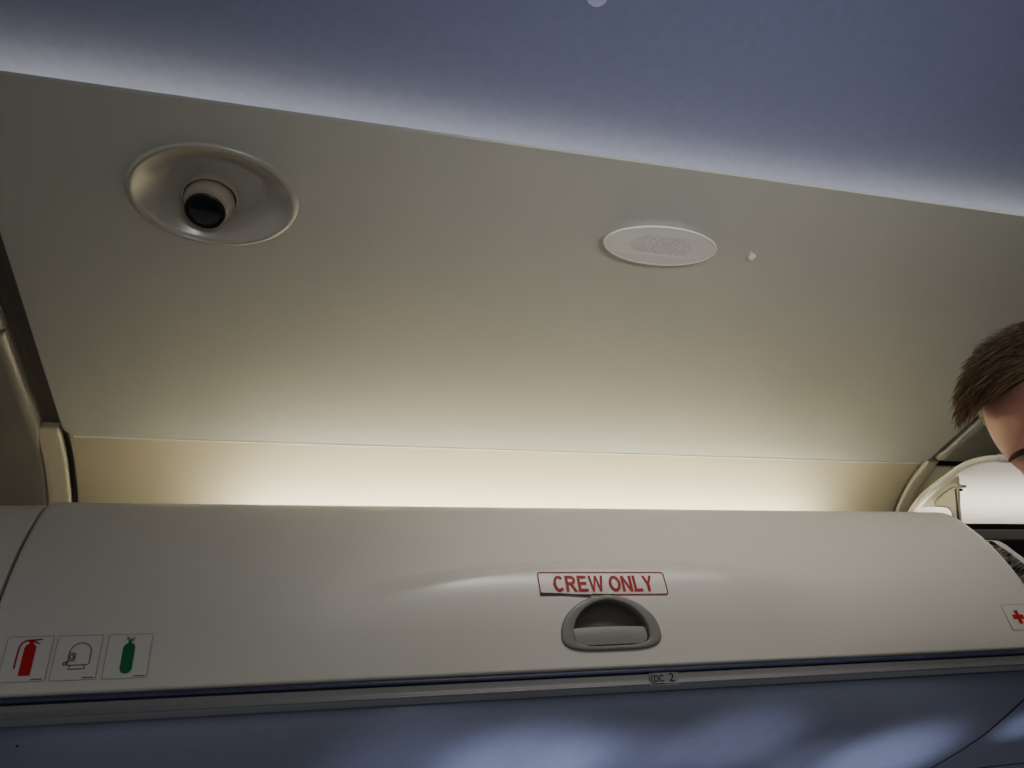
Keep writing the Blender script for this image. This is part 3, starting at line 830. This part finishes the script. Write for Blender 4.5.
# grille with its flat pierced band
V = []; Fc = []
o2 = o_ + nn * .0104
NX, NY = 80, 60; BAND = []
for i in range(NY + 1):
    v = -1 + 2 * i / NY
    w = math.sqrt(max(0, 1 - v * v))
    for j in range(NX + 1):
        u = (-1 + 2 * j / NX) * w
        h = .0012 * (1 - u * u - v * v) - .0012 * smoothstep(.50, .40, v) * smoothstep(-.62, -.5, v) * smoothstep(.97, .85, abs(u) / max(.05, w))
        V.append((.943 * SA * u, .943 * SB * v, h)); BAND.append(smoothstep(.46, .42, v) * smoothstep(-.58, -.54, v) * smoothstep(.80, .76, abs(u)))
for i in range(NY):
    for j in range(NX):
        a = i * (NX + 1) + j; Fc.append((a, a + 1, a + NX + 2, a + NX + 1))
me = bpy.data.meshes.new('grille'); me.from_pydata(V, [], Fc); me.materials.append(M['grille']); me.polygons.foreach_set('use_smooth', [True] * len(me.polygons)); me.update()
ga = me.attributes.new('band', 'FLOAT', 'POINT'); ga.data.foreach_set('value', BAND)
gr = bpy.data.objects.new('grille', me); COL.objects.link(gr)
gr.parent = spk; gr.matrix_parent_inverse = Matrix.Translation(-Vector(spk.location))
gr.matrix_basis = Matrix(((ax.x, ay.x, nn.x, o2.x), (ax.y, ay.y, nn.y, o2.y), (ax.z, ay.z, nn.z, o2.z + CZ), (0, 0, 0, 1)))

o_, ax, ay, nn = ceil_frame(GX, GS)
o = lathe('ceiling_peg', [(.6, 0), (.6, .002), (.85, .0035), (1.0, .005), (.95, .0065), (.7, .0082), (.35, .0092)], o_, ax, ay, nn, .0050, .0050, M['peg'], seg=24)
tag(o, 'tiny white peg on the ceiling just right of the loudspeaker', 'peg')

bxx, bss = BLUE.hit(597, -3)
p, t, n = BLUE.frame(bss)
o = lathe('pale_ceiling_spot', [(1, 0), (1, .001), (.8, .002), (.3, .0026)], Vector((bxx, p.x, p.y)), Vector((1, 0, 0)), Vector((0, t.x, t.y)), Vector((0, n.x, n.y)), .0105, .0090, M['pale_spot'], seg=32)  # pale raised disc with a weak emission
tag(o, 'small pale oval spot on the blue ceiling at the top edge', 'light')

# ------------------------------------------------------------------ cabin floor and sidewall
o = boxes('floor', [(-2.2, 3.2, -1.6, 1.45, -CZ - .02, -CZ)], M['carpet'], bevel=0)
tag(o, 'dark carpeted cabin floor', 'floor', kind='structure')
WALLP = Profile([(1.36, -.085), (1.40, -.25), (1.43, -.55), (1.42, -.9), (1.36, -1.2), (1.30, -CZ)], side=1)
if WALLP.frame(.3)[2].x > 0: WALLP.side *= -1
o = slab('wall_right', WALLP, -2.2, 3.2, thick=.02, ns=40, nx=10, mats=M['wall'])
tag(o, 'pale cabin sidewall below the bins', 'wall', kind='structure')

# ------------------------------------------------------------------ the person at the right edge
HD = .80                                            # distance of the head from the lens along the view
hair_line = at_d(993, 419, HD)
ang = math.radians(33)
up0 = CY_ * math.cos(ang) - CX_ * math.sin(ang)      # the head leans to the left and looks a little down past the lens
lf0 = -CX_ * math.cos(ang) - CY_ * math.sin(ang)
h_up = (up0 * math.cos(.30) + CF_ * math.sin(.30)).normalized()
h_fw = lf0 * math.cos(.75) - CF_ * math.sin(.75)
h_fw = (h_fw - h_up * h_fw.dot(h_up)).normalized(); h_sd = h_up.cross(h_fw).normalized()
h_c = hair_line - lf0 * .080 - up0 * .062
def hp(f, s, u): return h_c + h_fw * f + h_sd * s + h_up * u
person = empty('person', (h_c.x, h_c.y, -CZ), 'person with short brown hair looking down, cut off by the right edge', 'person')

def ell(bm, c, axes, radii, sub=3):
    r = bmesh.ops.create_icosphere(bm, subdivisions=sub, radius=1.0)
    for v in r['verts']:
        q = v.co.copy()
        v.co = c + axes[0] * q.x * radii[0] + axes[1] * q.y * radii[1] + axes[2] * q.z * radii[2]
    return r['verts']
AX = (h_fw, h_sd, h_up)
bm = bmesh.new()
ell(bm, hp(0, 0, .02), AX, (.096, .077, .092), 4)            # skull
ell(bm, hp(.028, 0, -.045), AX, (.062, .060, .078), 4)       # face
ell(bm, hp(.050, 0, -.100), AX, (.034, .036, .024), 3)       # chin
ell(bm, hp(.070, 0, .022), AX, (.020, .055, .014), 3)        # brow ridge
for sg in (1, -1):
    ell(bm, hp(.060, .040 * sg, -.030), AX, (.020, .020, .018), 3)   # cheek
    ell(bm, hp(-.008, .079 * sg, -.018), AX, (.017, .008, .030), 3)  # ear
    ell(bm, hp(.080, .012 * sg, -.046), AX, (.012, .009, .008), 3)   # nostril
ell(bm, hp(.088, 0, -.020), AX, (.012, .010, .030), 3)       # nose bridge
ell(bm, hp(.098, 0, -.042), AX, (.014, .013, .012), 3)       # nose tip
ell(bm, hp(.082, 0, -.070), AX, (.010, .024, .006), 3)       # lips
ell(bm, hp(.080, 0, -.079), AX, (.010, .021, .006), 3)
# skeleton of the standing body, bent at the neck
face_h = Vector((h_fw.x, h_fw.y, 0)).normalized(); side_h = Vector((0, 0, 1)).cross(face_h).normalized()
neck_b = h_c - h_up * .135 - h_fw * .055 + Vector((0, 0, -.03))
base = Vector((neck_b.x, neck_b.y, 0)) - face_h * .06
zf = -CZ
def J(f, s, z): return base + face_h * f + side_h * s + Vector((0, 0, z))
zn = neck_b.z
nodes = {'neck': (neck_b, .058), 'skullb': (hp(-.03, 0, -.05), .055), 'chest': (J(.0, 0, zn - .13), .135), 'waist': (J(-.01, 0, zn - .36), .118), 'pelvis': (J(-.02, 0, zn - .55), .130)}
edges = [('skullb', 'neck'), ('neck', 'chest'), ('chest', 'waist'), ('waist', 'pelvis')]
for sg, nm in ((1, 'l'), (-1, 'r')):
    nodes.update({nm + 'sh': (J(0, .17 * sg, zn - .10), .062), nm + 'el': (J(-.02, .215 * sg, zn - .40), .043), nm + 'wr': (J(.10, .20 * sg, zn - .635), .029), nm + 'pa': (J(.135, .195 * sg, zn - .705), .032),
                  nm + 'hi': (J(-.02, .095 * sg, zn - .62), .092), nm + 'kn': (J(.0, .10 * sg, zf + .47), .062), nm + 'an': (J(-.03, .10 * sg, zf + .09), .042), nm + 'to': (J(.13, .115 * sg, zf + .035), .034)})
    edges += [('chest', nm + 'sh'), (nm + 'sh', nm + 'el'), (nm + 'el', nm + 'wr'), (nm + 'wr', nm + 'pa'), ('pelvis', nm + 'hi'), (nm + 'hi', nm + 'kn'), (nm + 'kn', nm + 'an'), (nm + 'an', nm + 'to')]
def limb(bm, nodes, edges, grow=0.0, n=18):
    """tapered round segments between joints, with a ball at every joint; they are fused by the remesh below"""
    for a, b in edges:
        (p, r), (q, w) = nodes[a], nodes[b]; r += grow; w += grow
        d = (q - p).normalized(); u = d.orthogonal().normalized(); v = d.cross(u)
        va = [bm.verts.new(p + (u * math.cos(2 * PI * j / n) + v * math.sin(2 * PI * j / n)) * r) for j in range(n)]
        vb = [bm.verts.new(q + (u * math.cos(2 * PI * j / n) + v * math.sin(2 * PI * j / n)) * w) for j in range(n)]
        for j in range(n): bm.faces.new((va[j], va[(j + 1) % n], vb[(j + 1) % n], vb[j]))
        bm.faces.new(va[::-1]); bm.faces.new(vb)
    for k in {k for e in edges for k in e}:
        p, r = nodes[k]; ell(bm, p, (Vector((1, 0, 0)), Vector((0, 1, 0)), Vector((0, 0, 1))), (r + grow,) * 3, 3)
limb(bm, nodes, edges)
for sg, nm in ((1, 'l'), (-1, 'r')):                        # five fingers on each hand
    pa = nodes[nm + 'pa'][0]; d = (pa - nodes[nm + 'wr'][0]).normalized()
    for k, (o_f, ln) in enumerate(((-.027, .066), (-.009, .078), (.009, .072), (.026, .058))):
        a0 = pa + face_h * -o_f * .9 + d * .018; a1 = a0 + d * ln * .55; a2 = a1 + (d * .8 - side_h * sg * .55).normalized() * ln * .5
        limb(bm, {'a': (a0, .0095), 'b': (a1, .0088), 'c': (a2, .0072)}, [('a', 'b'), ('b', 'c')], n=10)
    t0 = nodes[nm + 'wr'][0].lerp(pa, .5) + face_h * .026
    limb(bm, {'a': (t0, .012), 'b': (t0 + face_h * .022 + d * .025, .0105), 'c': (t0 + face_h * .026 + d * .058, .0085)}, [('a', 'b'), ('b', 'c')], n=10)
def finish(name, bm, m, parent, voxel, smooth_it=6):
    me = bpy.data.meshes.new(name)
    for v in bm.verts: v.co.z += CZ
    bmesh.ops.recalc_face_normals(bm, faces=bm.faces[:]); bm.to_mesh(me); bm.free()
    me.materials.append(m)
    o = bpy.data.objects.new(name, me); COL.objects.link(o)
    r = o.modifiers.new('fuse', 'REMESH'); r.mode = 'VOXEL'; r.voxel_size = voxel; r.use_smooth_shade = True
    s = o.modifiers.new('soften', 'SMOOTH'); s.factor = .5; s.iterations = smooth_it
    return put(o, parent)
finish('body', bm, M['skin'], person, .0042, 5)
# clothes
bm = bmesh.new()
sn = {k: nodes[k] for k in ('chest', 'waist', 'pelvis', 'lsh', 'rsh', 'lel', 'rel')}
sn['coll'] = (neck_b.lerp(nodes['chest'][0], .35), .062)
sn['hem'] = (J(-.02, 0, zn - .60), .138)
for nm in 'lr': sn[nm + 'cuff'] = (nodes[nm + 'sh'][0].lerp(nodes[nm + 'el'][0], .85), .052)
limb(bm, sn, [('coll', 'chest'), ('chest', 'waist'), ('waist', 'pelvis'), ('pelvis', 'hem'), ('chest', 'lsh'), ('chest', 'rsh'), ('lsh', 'lcuff'), ('rsh', 'rcuff')], .012)
finish('shirt', bm, M['shirt'], person, .008, 4)
bm = bmesh.new()
limb(bm, nodes, [('pelvis', 'lhi'), ('pelvis', 'rhi'), ('lhi', 'lkn'), ('rhi', 'rkn'), ('lkn', 'lan'), ('rkn', 'ran')], .011)
finish('trousers', bm, M['trousers'], person, .009, 4)
for nm in 'lr':
    bm = bmesh.new(); a, t = nodes[nm + 'an'][0], nodes[nm + 'to'][0]
    limb(bm, {'h': (Vector((a.x, a.y, zf + .05)) - face_h * .03, .048), 't': (t + Vector((0, 0, .012)), .046), 'n': (t + face_h * .07 + Vector((0, 0, .006)), .040)}, [('h', 't'), ('t', 'n')], 0)
    for v in bm.verts: v.co.z = max(v.co.z, zf + .001)
    finish('shoe', bm, M['shoe'], person, .006, 3)
for sg in (1, -1):
    ec = hp(.0715, .031 * sg, .002); look = (h_fw - h_up * .35).normalized()
    bm = bmesh.new(); ell(bm, ec, AX, (.0125,) * 3, 4)
    me = bpy.data.meshes.new('eye')
    for m_ in (M['eye_white'], M['hair_base'], M['skin']): me.materials.append(m_)
    for f in bm.faces:
        d = (f.calc_center_median() - ec).normalized()
        f.material_index = 1 if d.dot(look) > .90 else 0
        if d.dot(h_up) > .12 or d.dot(h_up) < -.62: f.material_index = 2
    for v in bm.verts: v.co.z += CZ
    bm.to_mesh(me); bm.free(); me.polygons.foreach_set('use_smooth', [True] * len(me.polygons))
    put_o = bpy.data.objects.new('eye', me); COL.objects.link(put_o); put(put_o, person)
    bp = [hp(.0712 + .0205 * math.sqrt(1 - ((.014 + q) / .0565) ** 2), sg * (.014 + q), .0160 + .0035 * math.sin(PI * k / 6)) for k, (q, t) in enumerate(((0, 0), (.007, .02), (.014, .04), (.021, .07), (.028, .10), (.034, .135), (.039, .17)))]
    V, Fc = tube_vf([tuple(b) for b in bp], [.0016, .0030, .0033, .0031, .0027, .0020, .0010], 8)
    mesh('eyebrow', V, Fc, M['brow'], person)

# hair: a close cap under thousands of fine locks swept up and forward into a quiff
V = []; Fc = []; T = []
def scalp(th, ph):                                   # th: 0 front .. around, ph: 0 crown
    d = Vector((math.sin(ph) * math.cos(th), math.sin(ph) * math.sin(th), math.cos(ph)))
    return d, hp(d.x * .097, d.y * .078, .02 + d.z * .093)
def covered(d):
    lim = .60 if d.x > .3 else (.60 - (.3 - d.x) * 1.2)
    return d.z > lim
caps = 36
for i in range(caps + 1):
    for j in range(72):
        d, p = scalp(2 * PI * j / 72, i / caps * 2.0)
        k = .006 if covered(d) else -.006
        V.append(tuple(p + (h_fw * d.x + h_sd * d.y + h_up * d.z) * k)); T.append(.2)
for i in range(caps):
    for j in range(72):
        a = i * 72 + j; b = i * 72 + (j + 1) % 72; Fc.append((a, b, b + 72, a + 72))
def lock(p, dr, out, ln, r, tone, curl):
    global V, Fc, T
    k0 = len(V); n = 5; seg = 5
    for s in range(n + 1):
        f = s / n
        c = p + out * (ln * (.55 * f - .35 * f * f)) + dr * (ln * f) + curl * (f * f * ln)
        rr = r * (1 - f) ** .6 + .00012
        d = (dr + out * .3).normalized(); u = d.orthogonal().normalized(); v = d.cross(u)
        for j in range(seg):
            a = 2 * PI * j / seg; V.append(tuple(c + u * rr * math.cos(a) + v * rr * math.sin(a))); T.append(tone)
    for s in range(n):
        for j in range(seg):
            a = k0 + s * seg + j; b = k0 + s * seg + (j + 1) % seg; Fc.append((a, b, b + seg, a + seg))
cnt = 0
while cnt < 7500:
    th = random.uniform(0, 2 * PI); cz_ = random.uniform(-.5, 1); ph = math.acos(cz_)
    d, p = scalp(th, ph)
    if not covered(d): continue
    cnt += 1
    out = (h_fw * d.x + h_sd * d.y + h_up * d.z).normalized()
    front = smoothstep(.1, .9, d.x)
    top = smoothstep(.2, .8, d.z)
    if out.dot(lf0) > .25 and out.dot(up0) < .46: cnt -= 1; continue
    left = smoothstep(-.2, .9, (out.dot(lf0)))
    sweep = lf0 * .95 + up0 * (.30 * (1 - left) + .02 * left * left) - h_fw * .1
    sweep = (sweep - out * sweep.dot(out) * .75).normalized()
    ln = (.020 + .016 * top) * random.uniform(.75, 1.1)
    curl = Vector((random.uniform(-1, 1), random.uniform(-1, 1), random.uniform(-1, 1))) * .11
    along = p - sweep * p.dot(sweep)
    clump = .5 + .8 * noise.noise(along * 170)
    tone = max(0, min(1, .10 + .65 * clump * random.uniform(.6, 1.3) + .22 * left))
    lock(p + out * (.003 + .004 * random.random()), sweep, out * (.55 + .55 * left), ln, random.uniform(.0004, .0009), tone, curl)
hair = mesh('hair', V, Fc, M['hair'], person, label='short brown hair swept forward')
at = hair.data.attributes.new('tone', 'FLOAT', 'POINT'); at.data.foreach_set('value', T)

# ------------------------------------------------------------------ light
w = bpy.data.worlds.new('cabin_air'); scene.world = w; w.use_nodes = True
bgn = w.node_tree.nodes['Background']; bgn.inputs['Color'].default_value = (1.0, 0.98, 0.91, 1); bgn.inputs['Strength'].default_value = 0.115
def area(name, loc, to, sx, sy, power, col):
    l = bpy.data.lights.new(name, 'AREA'); l.shape = 'RECTANGLE'; l.size = sx; l.size_y = sy; l.energy = power; l.color = col; l.specular_factor = 0.0
    o = bpy.data.objects.new(name, l); COL.objects.link(o); o.location = (loc[0], loc[1], loc[2] + CZ)
    o.rotation_euler = (Vector(to) - Vector(loc)).to_track_quat('-Z', 'Y').to_euler()
    return o
def spot(name, loc, to, power, col, size, blend=1.0, rad=.02):
    l = bpy.data.lights.new(name, 'SPOT'); l.energy = power; l.color = col; l.spot_size = math.radians(size); l.spot_blend = blend; l.shadow_soft_size = rad; l.specular_factor = 0.0
    o = bpy.data.objects.new(name, l); COL.objects.link(o); o.location = (loc[0], loc[1], loc[2] + CZ)
    o.rotation_euler = (Vector(to) - Vector(loc)).to_track_quat('-Z', 'Y').to_euler()
    return o
# daylight bounced up from the windows onto the underside
for (px, py, pw, sz) in ((420, 785, .7, 50), (520, 772, 2.6, 48), (600, 782, 1.3, 46), (730, 745, 1.2, 44), (800, 768, .8, 40), (885, 758, 2.6, 46), (1034, 722, 1.6, 26)):
    x, s = UNDER.hit(px, min(py, 768)); p, t, n = UNDER.frame(s)
    tgt = Vector((x, p.x, p.y)); src = tgt + Vector((0, n.x, n.y)) * .33 + Vector((0, .05, 0))
    spot('window_bounce', src, tgt, pw * .78, (.76, .82, 1.0), sz)
area('window_daylight', (.5, 1.20, -.45), (.5, .98, .08), 1.8, .25, .4, (.74, .80, 1.0))
# added fill lamps, unseen: one for the bin door, one for the front ceiling
dl = area('door_fill', (.62, .36, .69), (.58, .88, .29), .90, .06, .35, (1.0, .95, .85))
dl.data.spread = math.radians(66)
ul = area('ceiling_fill', (.42, -.30, .05), (.42, .58, .64), .70, .08, .155, (1.0, .97, .90))
ul.data.spread = math.radians(50)


scene.view_settings.view_transform = 'AgX'
scene.view_settings.look = 'None'
scene.view_settings.exposure = EXPO
scene.cycles.use_denoising = True
